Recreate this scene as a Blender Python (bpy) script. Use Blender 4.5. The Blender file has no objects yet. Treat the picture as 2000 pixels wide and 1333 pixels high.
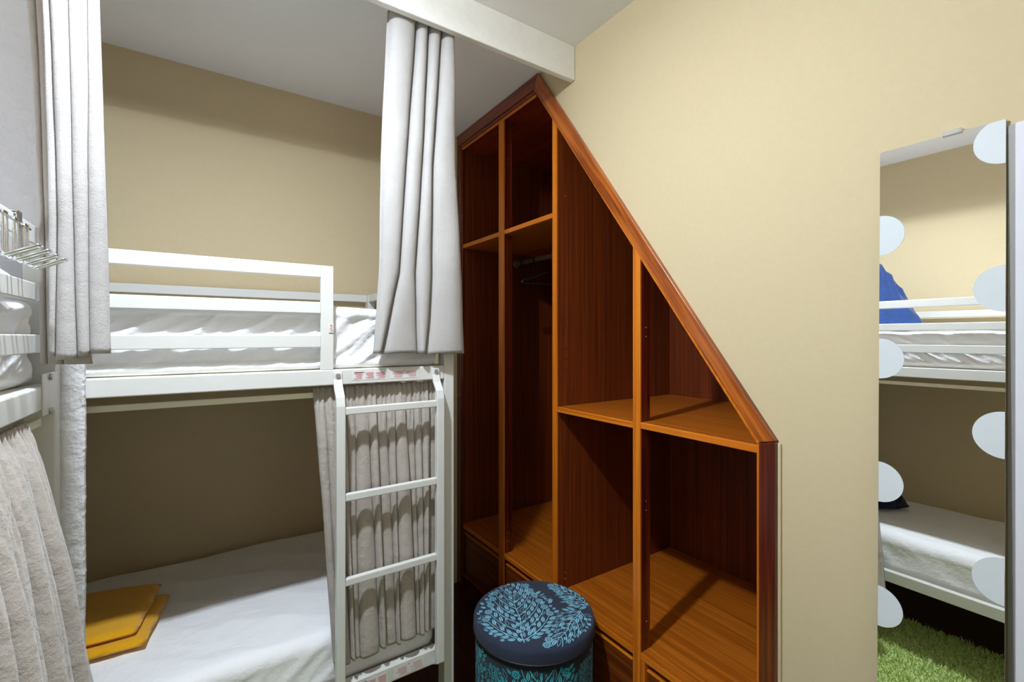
import bpy, bmesh, math, random
import numpy as np
from mathutils import Vector, Matrix, noise

random.seed(7)
PI = math.pi
EYE = 1.39            # height of the eye above the floor
S = bpy.context.scene
COL = S.collection

# ------------------------------------------------------------------ camera
cam_d = bpy.data.cameras.new('camera')
cam_d.sensor_width = 36
cam_d.lens = 16.2
cam_d.shift_y = -0.00425
cam_d.clip_start = 0.02
cam = bpy.data.objects.new('camera', cam_d)
COL.objects.link(cam)
cam.location = (0, 0, EYE)
cam.rotation_euler = (math.radians(90), 0, math.radians(-33.7))
S.camera = cam

# ------------------------------------------------------------------ light
w = bpy.data.worlds.new('world')
S.world = w
w.use_nodes = True
w.node_tree.nodes['Background'].inputs[0].default_value = (0.9, 0.95, 1, 1)
w.node_tree.nodes['Background'].inputs[1].default_value = 0.3

S.view_settings.view_transform = 'Standard'
S.view_settings.look = 'None'
S.view_settings.gamma = 1
S.view_settings.use_curve_mapping = False
S.view_settings.exposure = -0.30

def point(name, loc, power, radius, colour):
    l = bpy.data.lights.new(name, 'POINT')
    l.energy = power
    l.shadow_soft_size = radius
    l.color = colour
    o = bpy.data.objects.new(name, l)
    COL.objects.link(o)
    o.location = loc
    return o
point('ceiling_lamp_light', (0.0, 0.78, EYE + 1.06), 26, 0.03, (0.82, 0.91, 1.0))
def area(name, loc, rot, sx, sy, power, colour):
    l = bpy.data.lights.new(name, 'AREA')
    l.shape = 'RECTANGLE'; l.size = sx; l.size_y = sy
    l.energy = power; l.color = colour
    o = bpy.data.objects.new(name, l)
    COL.objects.link(o)
    o.location = loc; o.rotation_euler = rot
    return o
area('ceiling_lamp_downlight', (0.0, 0.78, EYE + 1.06), (0, 0, 0), 0.06, 0.06, 34, (0.82, 0.91, 1.0))
area('added_fill_light', (0.1, -1.60, EYE + 0.1), (math.radians(90), 0, 0), 1.5, 1.3, 6.5, (0.92, 0.96, 1.0))  # soft fill added behind the viewpoint; no window is known there
S.cycles.max_bounces = 12
S.cycles.diffuse_bounces = 7
S.cycles.glossy_bounces = 6

# ------------------------------------------------------------------ materials
def srgb(r, g, b):
    f = lambda c: (c / 255 / 12.92) if c / 255 <= 0.04045 else ((c / 255 + 0.055) / 1.055) ** 2.4
    return (f(r), f(g), f(b), 1)

def new_mat(name):
    m = bpy.data.materials.new(name)
    m.use_nodes = True
    nt = m.node_tree
    b = nt.nodes['Principled BSDF']
    return m, nt, b

def coords(nt, scale, rot=(0, 0, 0)):
    tc = nt.nodes.new('ShaderNodeTexCoord')
    mp = nt.nodes.new('ShaderNodeMapping')
    mp.inputs['Scale'].default_value = scale
    mp.inputs['Rotation'].default_value = rot
    nt.links.new(tc.outputs['Object'], mp.inputs['Vector'])
    return mp.outputs['Vector']

def noise_tex(nt, vec, scale, detail=4, rough=0.55):
    n = nt.nodes.new('ShaderNodeTexNoise')
    n.inputs['Scale'].default_value = scale
    n.inputs['Detail'].default_value = detail
    n.inputs['Roughness'].default_value = rough
    nt.links.new(vec, n.inputs['Vector'])
    return n.outputs['Fac']

def ramp(nt, fac, stops):
    r = nt.nodes.new('ShaderNodeValToRGB')
    e = r.color_ramp.elements
    e[0].position, e[0].color = stops[0]
    e[1].position, e[1].color = stops[-1]
    for p, c in stops[1:-1]:
        k = e.new(p); k.color = c
    nt.links.new(fac, r.inputs['Fac'])
    return r.outputs['Color']

def bump(nt, b, fac, strength, dist):
    n = nt.nodes.new('ShaderNodeBump')
    n.inputs['Strength'].default_value = strength
    n.inputs['Distance'].default_value = dist
    nt.links.new(fac, n.inputs['Height'])
    nt.links.new(n.outputs['Normal'], b.inputs['Normal'])
    return n

def plain(name, col, rough=0.5, metal=0.0, bumpy=0, bscale=40, var=0.03, coat=0, spec=0.5):
    m, nt, b = new_mat(name)
    v = coords(nt, (1, 1, 1))
    f = noise_tex(nt, v, bscale, 4)
    c0 = tuple(x * (1 - var) for x in col[:3]) + (1,)
    c1 = tuple(min(1, x * (1 + var)) for x in col[:3]) + (1,)
    nt.links.new(ramp(nt, f, [(0.3, c0), (0.7, c1)]), b.inputs['Base Color'])
    b.inputs['Roughness'].default_value = rough
    b.inputs['Metallic'].default_value = metal
    b.inputs['Coat Weight'].default_value = coat
    b.inputs['Specular IOR Level'].default_value = spec
    if bumpy:
        bump(nt, b, f, bumpy, 0.01)
    return m

def wood(name, dark, mid, light, axis, rough=0.35, fine=1.0, coat=0.0, contrast=1.0):
    """Veneer whose grain runs along one axis ('x','y','z') or a vector angle for the raking trim."""
    m, nt, b = new_mat(name)
    hi, lo = 90 * fine, 1.6
    sc = {'x': (lo, hi, hi), 'y': (hi, lo, hi), 'z': (hi, hi, lo)}.get(axis)
    if sc:
        v = coords(nt, sc)
    else:
        tc = nt.nodes.new('ShaderNodeTexCoord')
        r = nt.nodes.new('ShaderNodeMapping'); r.inputs['Rotation'].default_value = (axis, 0, 0)
        s = nt.nodes.new('ShaderNodeMapping'); s.inputs['Scale'].default_value = (hi * 0.3, lo * 1.5, hi * 0.6)
        nt.links.new(tc.outputs['Object'], r.inputs['Vector'])
        nt.links.new(r.outputs['Vector'], s.inputs['Vector'])
        v = s.outputs['Vector']
    f = noise_tex(nt, v, 1.0, 6, 0.6)
    a = 0.5 - 0.16 * contrast; c = 0.5 + 0.16 * contrast
    nt.links.new(ramp(nt, f, [(a, dark), (0.5, mid), (c, light)]), b.inputs['Base Color'])
    b.inputs['Roughness'].default_value = rough
    b.inputs['Coat Weight'].default_value = coat
    b.inputs['Coat Roughness'].default_value = 0.15
    bump(nt, b, f, 0.08, 0.002)
    return m

def cloth_mat(name, col, weave=900, rough=0.9, strength=0.35, var=0.08, sheen=0.2, crease=0.0):
    m, nt, b = new_mat(name)
    v = coords(nt, (1, 1, 1))
    wv = nt.nodes.new('ShaderNodeTexNoise')
    wv.inputs['Scale'].default_value = weave
    wv.inputs['Detail'].default_value = 2
    nt.links.new(v, wv.inputs['Vector'])
    big = noise_tex(nt, v, 9, 5, 0.6)
    c0 = tuple(x * (1 - var) for x in col[:3]) + (1,)
    c1 = tuple(min(1, x * (1 + var)) for x in col[:3]) + (1,)
    mix = nt.nodes.new('ShaderNodeMath'); mix.operation = 'MULTIPLY_ADD'
    nt.links.new(big, mix.inputs[0]); mix.inputs[1].default_value = 0.6
    nt.links.new(wv.outputs['Fac'], mix.inputs[2])
    nt.links.new(ramp(nt, mix.outputs[0], [(0.6, c0), (1.0, c1)]), b.inputs['Base Color'])
    b.inputs['Roughness'].default_value = rough
    b.inputs['Sheen Weight'].default_value = sheen
    b.inputs['Specular IOR Level'].default_value = 0.2
    n1 = bump(nt, b, wv.outputs['Fac'], strength, 0.0015)
    if crease:
        cr = noise_tex(nt, v, 14, 5, 0.62)
        n2 = nt.nodes.new('ShaderNodeBump')
        n2.inputs['Strength'].default_value = crease
        n2.inputs['Distance'].default_value = 0.03
        nt.links.new(cr, n2.inputs['Height'])
        nt.links.new(n2.outputs['Normal'], n1.inputs['Normal'])
    return m

M = {}
M['beige'] = plain('beige_wall_paint', srgb(207, 190, 155), 0.75, bumpy=0.05, bscale=60, var=0.015, spec=0.25)
M['stucco'] = plain('white_stucco', srgb(214, 213, 216), 0.8, bumpy=0.8, bscale=34, var=0.02, spec=0.2)
M['ceiling'] = plain('white_ceiling_paint', srgb(236, 236, 236), 0.85, bumpy=0.05, bscale=50, var=0.01, spec=0.2)
M['beam'] = plain('white_beam_paint', srgb(232, 230, 225), 0.6, bumpy=0.25, bscale=35, var=0.02)
M['metal'] = plain('white_coated_steel', srgb(216, 216, 213), 0.38, var=0.01, spec=0.5)
M['cream'] = plain('cream_painted_wood', srgb(232, 226, 205), 0.5, var=0.02)
M['chrome'] = plain('chrome', (0.75, 0.75, 0.77, 1), 0.12, metal=1.0, var=0.01)
M['steel'] = plain('dull_steel', (0.42, 0.42, 0.42, 1), 0.4, metal=0.8, var=0.05)
M['black'] = plain('black_plastic', (0.012, 0.012, 0.014, 1), 0.45, var=0.05)
M['floor'] = wood('dark_red_floorboards', srgb(38, 12, 8), srgb(62, 22, 12), srgb(80, 30, 16), 'y', 0.4, 0.4)
M['ven_z'] = wood('mahogany_veneer_upright', srgb(84, 32, 6), srgb(108, 44, 9), srgb(128, 57, 13), 'z', 0.45, 1.6)  # base tones darkened to paint in the deep shade inside the wardrobe
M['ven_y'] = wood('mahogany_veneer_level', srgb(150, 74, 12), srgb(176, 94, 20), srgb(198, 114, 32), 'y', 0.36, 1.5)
M['edge'] = wood('orange_edge_banding', srgb(186, 92, 10), srgb(205, 112, 20), srgb(220, 130, 34), 'z', 0.35, 1.0)
M['edge_y'] = wood('orange_edge_banding_level', srgb(186, 92, 10), srgb(205, 112, 20), srgb(220, 130, 34), 'y', 0.35, 1.0)
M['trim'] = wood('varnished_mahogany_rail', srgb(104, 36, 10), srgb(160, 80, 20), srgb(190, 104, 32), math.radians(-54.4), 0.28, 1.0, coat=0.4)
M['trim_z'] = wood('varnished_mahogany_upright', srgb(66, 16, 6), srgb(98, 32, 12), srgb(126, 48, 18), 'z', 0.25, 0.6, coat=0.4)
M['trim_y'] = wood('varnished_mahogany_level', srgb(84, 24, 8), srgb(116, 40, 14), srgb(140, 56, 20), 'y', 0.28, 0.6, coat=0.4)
M['drawer'] = wood('mahogany_drawer_front', srgb(84, 34, 8), srgb(116, 54, 14), srgb(140, 70, 20), 'y', 0.36, 0.7)
M['sheet'] = cloth_mat('white_cotton_sheet', srgb(240, 240, 242), 1200, 0.75, 0.1, 0.01, 0.1, crease=0.25)
M['curtain'] = cloth_mat('grey_woven_curtain', srgb(174, 170, 168), 700, 0.9, 0.6, 0.07, 0.3, crease=0.12)
M['velvet'] = cloth_mat('taupe_cotton_curtain', srgb(174, 165, 157), 800, 0.9, 0.4, 0.07, 0.3, crease=0.3)
M['yellow'] = cloth_mat('mustard_towelling', srgb(226, 164, 12), 900, 0.95, 0.7, 0.08, 0.3, crease=0.15)
M['blue'] = cloth_mat('blue_cotton', srgb(38, 62, 112), 900, 0.9, 0.3, 0.08, 0.2, crease=0.3)
M['navy'] = cloth_mat('navy_canvas', srgb(22, 28, 52), 700, 0.9, 0.3, 0.08, 0.1, crease=0.2)
M['navy_weave'] = cloth_mat('dark_slate_upholstery', srgb(46, 54, 76), 1100, 0.8, 1.0, 0.25, 0.1)
M['body_weave'] = cloth_mat('charcoal_upholstery', srgb(40, 44, 56), 1100, 0.8, 1.0, 0.3, 0.1)
M['motif'] = cloth_mat('light_blue_floral_weave', srgb(146, 214, 238), 1300, 0.8, 0.6, 0.12, 0.1)
M['motif_side'] = cloth_mat('turquoise_floral_weave', srgb(70, 200, 214), 1300, 0.8, 0.6, 0.15, 0.1)
M['frost'] = plain('frosted_glass_dot', srgb(214, 220, 226), 0.6, var=0.01)
M['grey'] = plain('grey_aluminium', srgb(150, 148, 142), 0.5, metal=0.1)
M['cabinet'] = plain('white_laminate', srgb(222, 222, 232), 0.4, var=0.01)
M['paper'] = plain('white_sticker', srgb(226, 224, 226), 0.5, var=0.01)
M['red'] = plain('red_print', srgb(204, 120, 116), 0.5)
M['ink'] = plain('grey_print', srgb(90, 90, 96), 0.5)
m, nt, b = new_mat('mirror_glass')
b.inputs['Base Color'].default_value = (0.93, 0.94, 0.93, 1)
b.inputs['Metallic'].default_value = 1
b.inputs['Roughness'].default_value = 0.0
M['mirror'] = m
m, nt, b = new_mat('green_shag')
v = coords(nt, (1, 1, 1))
nt.links.new(ramp(nt, noise_tex(nt, v, 160, 3), [(0.3, srgb(156, 182, 96)), (0.5, srgb(200, 218, 140)), (0.72, srgb(228, 238, 184))]), b.inputs['Base Color'])
b.inputs['Roughness'].default_value = 0.9
M['shag'] = m
m, nt, b = new_mat('lamp_glass')
b.inputs['Emission Color'].default_value = (0.95, 0.97, 1, 1)
b.inputs['Emission Strength'].default_value = 3
M['lamp'] = m

# ------------------------------------------------------------------ helpers
def finish(name, me, mats, parent=None, smooth=False, bevel=0.0):
    o = bpy.data.objects.new(name, me)
    COL.objects.link(o)
    for q in (mats if isinstance(mats, (list, tuple)) else [mats]):
        me.materials.append(M[q])
    if smooth:
        for p in me.polygons: p.use_smooth = True
    if parent is not None:
        o.parent = parent
        L = Vector((0, 0, 0)); q = parent
        while q is not None:
            if q.type == 'EMPTY': L = q.location
            q = q.parent
        if parent.type == 'EMPTY':
            o.matrix_parent_inverse = Matrix.Translation(-L)
    if bevel:
        bv = o.modifiers.new('bevel', 'BEVEL'); bv.width = bevel; bv.segments = 2; bv.limit_method = 'ANGLE'
    return o

def obj(name, bm, mats, parent=None, smooth=False, bevel=0.0):
    me = bpy.data.meshes.new(name)
    bm.normal_update()
    bm.to_mesh(me); bm.free()
    return finish(name, me, mats, parent, smooth, bevel)

def bx(bm, x0, x1, y0, y1, z0, z1, mat=0):
    vs = [bm.verts.new(p) for p in ((x0, y0, z0), (x1, y0, z0), (x1, y1, z0), (x0, y1, z0), (x0, y0, z1), (x1, y0, z1), (x1, y1, z1), (x0, y1, z1))]
    for f in ((0, 3, 2, 1), (4, 5, 6, 7), (0, 1, 5, 4), (1, 2, 6, 5), (2, 3, 7, 6), (3, 0, 4, 7)):
        bm.faces.new([vs[i] for i in f]).material_index = mat

def box(name, x0, x1, y0, y1, h0, h1, mats, parent=None, bevel=0.0):
    """Box whose heights are measured from eye level."""
    bm = bmesh.new()
    bx(bm, min(x0, x1), max(x0, x1), min(y0, y1), max(y0, y1), EYE + h0, EYE + h1)
    return obj(name, bm, mats, parent, bevel=bevel)

def prism_x(name, pts, x0, x1, mats, parent=None, bevel=0.0):
    """Extrude a (y, h) outline along x."""
    bm = bmesh.new()
    a = [bm.verts.new((x0, y, EYE + h)) for y, h in pts]
    c = [bm.verts.new((x1, y, EYE + h)) for y, h in pts]
    bm.faces.new(a); bm.faces.new(list(reversed(c)))
    n = len(pts)
    for i in range(n):
        j = (i + 1) % n
        bm.faces.new((a[j], a[i], c[i], c[j]))
    bmesh.ops.recalc_face_normals(bm, faces=bm.faces)
    return obj(name, bm, mats, parent, bevel=bevel)

def tube(bm, pts, r, seg=10, mat=0):
    pts = [Vector(p) for p in pts]
    rings = []
    ref = None
    for i, p in enumerate(pts):
        d = (pts[min(i + 1, len(pts) - 1)] - pts[max(i - 1, 0)]).normalized()
        if ref is None:
            ref = Vector((0, 0, 1)) if abs(d.z) < 0.9 else Vector((1, 0, 0))
        u = (ref - d * ref.dot(d)).normalized(); ref = u
        v = d.cross(u)
        rings.append([bm.verts.new(p + (u * math.cos(2 * PI * k / seg) + v * math.sin(2 * PI * k / seg)) * r) for k in range(seg)])
    for a, c in zip(rings, rings[1:]):
        for k in range(seg):
            f = bm.faces.new((a[k], a[(k + 1) % seg], c[(k + 1) % seg], c[k])); f.material_index = mat; f.smooth = True
    bm.faces.new(list(reversed(rings[0]))).material_index = mat
    bm.faces.new(rings[-1]).material_index = mat

def smooth_path(pts, n=8):
    out = []
    P = [Vector(p) for p in pts]
    P = [2 * P[0] - P[1]] + P + [2 * P[-1] - P[-2]]
    for i in range(1, len(P) - 2):
        for k in range(n):
            t = k / n
            a, b_, c, d = P[i - 1], P[i], P[i + 1], P[i + 2]
            out.append(0.5 * ((2 * b_) + (c - a) * t + (2 * a - 5 * b_ + 4 * c - d) * t * t + (3 * b_ - a - 3 * c + d) * t ** 3))
    out.append(P[-2])
    return out

def disc(bm, c, axis, r, th, seg=24, mat=0):
    c = Vector(c); a = Vector(axis).normalized()
    tube(bm, [c - a * th / 2, c + a * th / 2], r, seg, mat)

def tag(o, label=None, cat=None, group=None, kind=None):
    if label: o['label'] = label
    if cat: o['category'] = cat
    if group: o['group'] = group
    if kind: o['kind'] = kind
    return o

def struct(o):
    o['kind'] = 'structure'
    return o

def thing(name, loc, label, cat, group=None):
    o = bpy.data.objects.new(name, None)
    COL.objects.link(o)
    o.location = loc
    o.empty_display_size = 0.1
    return tag(o, label, cat, group)

def copy_tree(o, parent=None):
    c = o.copy(); COL.objects.link(c)
    if parent is not None:
        inv = o.matrix_parent_inverse.copy()
        c.parent = parent
        c.matrix_parent_inverse = inv
    for ch in [q for q in bpy.data.objects if q.parent == o]:
        copy_tree(ch, c)
    return c

def nz(x, y, z, s=1.0):
    return noise.noise(Vector((x * s, y * s, z * s)))

# ------------------------------------------------------------------ setting
CE = 1.130       # ceiling above eye level
FL = -EYE
BW = 2.34        # back wall
RW = 1.20        # right wall
box_s = lambda *a, **k: struct(box(*a, **k))
box_s('floor', -1.5, 2.0, -1.75, 2.45, FL - 0.05, FL, 'floor')
box_s('ceiling', -1.5, 2.0, -1.75, 2.45, CE, CE + 0.05, 'ceiling')
box_s('wall_back', -1.5, 2.0, BW, BW + 0.05, FL, CE, 'beige')
box_s('wall_left', -1.17, -1.12, -1.7, 1.38, FL, CE, 'beige')
box_s('wall_far_left', -1.5, -1.45, 1.38, BW, FL, CE, 'beige')
box_s('wall_front', -1.17, RW, -1.70, -1.65, FL, CE, 'beige')
# right wall: everything outside the sloping built-in wardrobe
struct(prism_x('wall_right', [(-1.7, FL), (0.592, FL), (0.592, -0.262), (1.585, 1.124), (1.585, CE), (-1.7, CE)], RW, RW + 0.03, 'beige'))
# thin rendered partition at the head of the left bunk, worn edge to the alcove
bm = bmesh.new()
bx(bm, -1.45, -0.24, 1.376, 1.404, 0, EYE + CE)
N = 700
prev = None
for i in range(N + 1):
    z = (EYE + CE) * i / N
    e = -0.2225 + 0.0014 * nz(3.1, z, 0, 14) + 0.0008 * max(0, nz(1.3, z, 4, 90)) * 2
    row = [bm.verts.new(p) for p in ((-0.24, 1.376, z), (e - 0.003, 1.3755 + 0.001 * nz(7, z, 0, 30), z), (e, 1.380, z), (e - 0.001, 1.401, z), (e - 0.004, 1.404, z), (-0.24, 1.404, z))]
    if prev:
        for k in range(5):
            bm.faces.new((prev[k], prev[k + 1], row[k + 1], row[k]))
    prev = row
bmesh.ops.recalc_face_normals(bm, faces=bm.faces)
struct(obj('wall_partition', bm, 'stucco'))
# white board beam across the alcove opening
struct(box('trim_2', -0.250, -0.228, -1.648, 1.354, 0.998, CE, 'beam', bevel=0.003))
struct(box('trim_1', -0.222, RW - 0.001, 1.356, 1.380, 0.998, CE, 'beam', bevel=0.003))

# ceiling lamps (above the picture)
lt = thing('ceiling_lamp', (0, 0.78, EYE + CE), 'round white flush lamp on the ceiling in front of the beam', 'lamp')
bm = bmesh.new(); disc(bm, (0, 0.78, EYE + CE - 0.004), (0, 0, 1), 0.09, 0.008, 32)
obj('base', bm, 'metal', lt)
# unseen window frame added to go with the fill light behind the viewpoint
bm = bmesh.new()
for a in ((-0.71, -0.65, -0.61, 0.81), (0.85, 0.91, -0.61, 0.81), (-0.65, 0.85, -0.61, -0.55), (-0.65, 0.85, 0.75, 0.81), (0.08, 0.12, -0.55, 0.75)):
    bx(bm, a[0], a[1], -1.648, -1.615, EYE + a[2], EYE + a[3])
struct(obj('added_window_1', bm, 'metal', bevel=0.003))

# ------------------------------------------------------------------ wardrobe
W0, W1 = RW, RW + 0.72
wd = thing('built_in_wardrobe', (RW, 1.46, 0), 'open dark red wooden wardrobe with a sloping right side built into the wall', 'wardrobe')
sl = lambda y: -0.276 + 1.385 * (y - 0.640)          # inner edge of the slope
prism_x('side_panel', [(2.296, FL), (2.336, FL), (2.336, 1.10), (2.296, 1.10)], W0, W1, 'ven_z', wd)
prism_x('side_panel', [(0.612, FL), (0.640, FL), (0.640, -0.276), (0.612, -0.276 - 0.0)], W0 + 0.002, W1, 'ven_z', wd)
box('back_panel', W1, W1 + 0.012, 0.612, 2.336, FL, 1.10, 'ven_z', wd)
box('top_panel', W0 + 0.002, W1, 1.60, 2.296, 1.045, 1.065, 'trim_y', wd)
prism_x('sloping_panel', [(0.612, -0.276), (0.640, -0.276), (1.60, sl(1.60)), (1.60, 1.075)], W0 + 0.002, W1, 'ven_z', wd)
prism_x('divider', [(1.469, FL + 0.02), (1.492, FL + 0.02), (1.492, sl(1.492) - 0.004), (1.469, sl(1.469) - 0.004)], W0 + 0.006, W1, 'ven_z', wd)
prism_x('divider_edge', [(1.467, FL + 0.02), (1.494, FL + 0.02), (1.494, sl(1.494)), (1.467, sl(1.467))], W0 - 0.004, W0 + 0.006, 'edge', wd, 0.002)
# uprights standing in front of the compartments
for y0, y1, h1a, h1b in ((1.866, 1.912, 1.045, 1.045), (1.031, 1.063, sl(1.031), sl(1.063))):
    st = prism_x('upright', [(y0, FL + 0.02), (y1, FL + 0.02), (y1, h1b), (y0, h1a)], W0 + 0.004, W0 + 0.045, 'trim_z', wd)
    prism_x('upright_edge', [(y0, FL + 0.02), (y1, FL + 0.02), (y1, h1b), (y0, h1a)], W0 - 0.004, W0 + 0.004, 'edge', st, 0.002)
# shelves and decks with orange edges
def shelf(y0, y1, top, th=0.021, x1=W1, nm='shelf'):
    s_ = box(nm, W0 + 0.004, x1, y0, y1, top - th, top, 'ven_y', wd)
    box('shelf_edge', W0 - 0.003, W0 + 0.004, y0, y1, top - th, top, 'edge_y', s_, 0.002)
    return s_
for y0, y1, tp in ((1.912, 2.296, 0.513), (1.494, 1.866, 0.513), (1.063, 1.467, -0.287), (0.640, 1.031, -0.283)):
    shelf(y0, y1, tp)
# the pieces behind the uprights so each shelf runs on
box('shelf_web', W0 + 0.046, W1, 1.866, 1.912, 0.492, 0.513, 'ven_y', wd)
box('shelf_web', W0 + 0.046, W1, 1.031, 1.063, -0.306, -0.285, 'ven_y', wd)
for y0, y1 in ((1.912, 2.296), (1.494, 1.866), (1.063, 1.467), (0.640, 1.031)):
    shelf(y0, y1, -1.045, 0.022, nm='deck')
box('deck_web', W0 + 0.046, W1, 1.866, 1.912, -1.067, -1.045, 'ven_y', wd)
box('deck_web', W0 + 0.046, W1, 1.031, 1.063, -1.067, -1.045, 'ven_y', wd)
# drawers under the deck
for y0, y1 in ((1.918, 2.290), (1.500, 1.860), (1.069, 1.461), (0.662, 1.012)):
    dr = box('drawer', W0 + 0.006, W0 + 0.024, y0, y1, -1.315, -1.098, 'drawer', wd, 0.002)
    box('drawer_lip', W0 + 0.003, W0 + 0.022, y0 + 0.002, y1 - 0.002, -1.0975, -1.090, 'edge_y', dr, 0.002)
    box('drawer_box', W0 + 0.03, W0 + 0.5, y0 + 0.02, y1 - 0.02, -1.31, -1.13, 'ven_y', dr)
box('drawer_surround', W0 - 0.003, W0 + 0.03, 1.012, 1.029, -1.33, -1.069, 'edge', wd)
box('drawer_surround', W0 - 0.003, W0 + 0.03, 0.642, 0.660, -1.33, -1.069, 'edge', wd)
box('plinth_rail', W0 - 0.006, W0 + 0.02, 0.640, 2.296, -1.332, -1.318, 'trim_y', wd, 0.003)
box('plinth', W0 + 0.004, W0 + 0.02, 0.640, 2.296, FL, -1.333, 'trim_z', wd)
# frame mouldings round the opening
T0 = RW - 0.014
prism_x('left_moulding', [(2.292, FL), (2.338, FL), (2.338, 1.128), (2.292, 1.05)], T0, RW, 'trim_z', wd, 0.002)
prism_x('left_moulding_bead', [(2.284, -1.33), (2.296, -1.33), (2.296, 1.047), (2.284, 1.041)], T0 + 0.006, RW, 'trim_z', wd, 0.002)  # dark wood instead of orange banding paints in the curtain's shadow
prism_x('top_moulding', [(1.606, 1.068), (2.322, 1.068), (2.338, 1.128), (1.578, 1.128)], T0 - 0.004, RW, 'trim_y', wd, 0.003)
prism_x('top_moulding_step', [(1.604, 1.052), (2.31, 1.052), (2.31, 1.068), (1.604, 1.068)], T0 + 0.002, RW, 'trim_y', wd, 0.002)
prism_x('top_moulding_bead', [(1.602, 1.040), (2.296, 1.040), (2.296, 1.052), (1.602, 1.052)], T0 + 0.006, RW, 'edge_y', wd, 0.002)
prism_x('raking_moulding', [(0.632, -0.272), (0.592, -0.262), (1.578, 1.128), (1.606, 1.068), (1.606, 1.072)][:4], T0 - 0.003, RW, 'trim', wd, 0.003)
prism_x('raking_bead', [(0.641, -0.279), (0.632, -0.272), (1.604, 1.068), (1.604, sl(1.604))], T0 + 0.004, RW, 'edge', wd, 0.002)
prism_x('right_moulding', [(0.592, FL), (0.634, FL), (0.634, -0.274), (0.592, -0.263)], T0 - 0.002, RW, 'trim_z', wd, 0.003)
prism_x('right_moulding_bead', [(0.634, FL), (0.643, FL), (0.643, -0.280), (0.634, -0.274)], T0 + 0.006, RW, 'edge', wd, 0.001)
box('filler_strip', RW - 0.006, RW, 0.584, 0.592, FL, -0.268, 'beige', wd, 0.001)
# shelf pins
def pin(x, y, h, d):
    bm = bmesh.new()
    disc(bm, (x, y + d * 0.001, EYE + h), (0, 1, 0), 0.0028, 0.003, 10)
    obj('shelf_pin', bm, 'chrome', wd)
for h in (0.615, 0.583, 0.08, 0.05, -0.047, -0.09, -0.13, -0.98, -1.005):
    pin(1.245, 1.469, h, -1)
for h in (1.006, 0.975, 0.95, 0.38, 0.35, 0.081, 0.045, -0.22, -0.25, -0.323, -0.983, -1.01):
    pin(1.238, 2.296, h, -1)
for h in (0.86, 0.83, 0.40, 0.36, -0.25, -0.29, -0.95, -0.99):
    pin(1.226, 1.866, h, -1)
for h in (0.03, 0.0, -0.55, -0.58, -0.95):
    pin(1.226, 1.031, h, -1)
# hanging rail
bm = bmesh.new()
tube(bm, [(1.56, 1.50, EYE + 0.437), (1.56, 2.288, EYE + 0.437)], 0.014, 16)
hr = obj('hanging_rail', bm, 'steel', wd)
for y in (1.497, 2.291):
    bm = bmesh.new(); disc(bm, (1.56, y, EYE + 0.437), (0, 1, 0), 0.022, 0.008)
    obj('rail_socket', bm, 'steel', hr)
for y in (1.93, 2.10, 2.22):
    bm = bmesh.new(); disc(bm, (1.56, y, EYE + 0.437), (0, 1, 0), 0.0155, 0.012)
    obj('rail_ring', bm, 'black', hr)

# coat hanger on the rail
hg = thing('coat_hanger', (1.56, 1.93, EYE + 0.28), 'dark thin coat hanger hanging from the rail inside the wardrobe', 'hanger')
bm = bmesh.new()
hk = [(1.56, 1.93, EYE + 0.355)]
for k in range(13):
    a = -PI / 2 + k * 1.35 * PI / 12
    hk.append((1.56 + 0.0205 * math.cos(a), 1.93, EYE + 0.4370 + 0.0205 * math.sin(a) + 0.0))
hk[1] = (1.562, 1.93, EYE + 0.39)
hk = hk[:2] + [(1.575, 1.93, EYE + 0.412)] + hk[4:]
tube(bm, smooth_path(hk, 4), 0.0018, 8)
obj('hook', bm, 'steel', hg, smooth=True)
bm = bmesh.new()
tube(bm, smooth_path([(1.56, 1.93, EYE + 0.358), (1.52, 1.93, EYE + 0.346), (1.42, 1.93, EYE + 0.305), (1.355, 1.93, EYE + 0.288), (1.36, 1.93, EYE + 0.274), (1.45, 1.93, EYE + 0.276), (1.67, 1.93, EYE + 0.276), (1.76, 1.93, EYE + 0.274), (1.765, 1.93, EYE + 0.288), (1.70, 1.93, EYE + 0.305), (1.60, 1.93, EYE + 0.346), (1.56, 1.93, EYE + 0.358)], 5), 0.0045, 8)
obj('shoulders', bm, 'black', hg, smooth=True)

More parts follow.
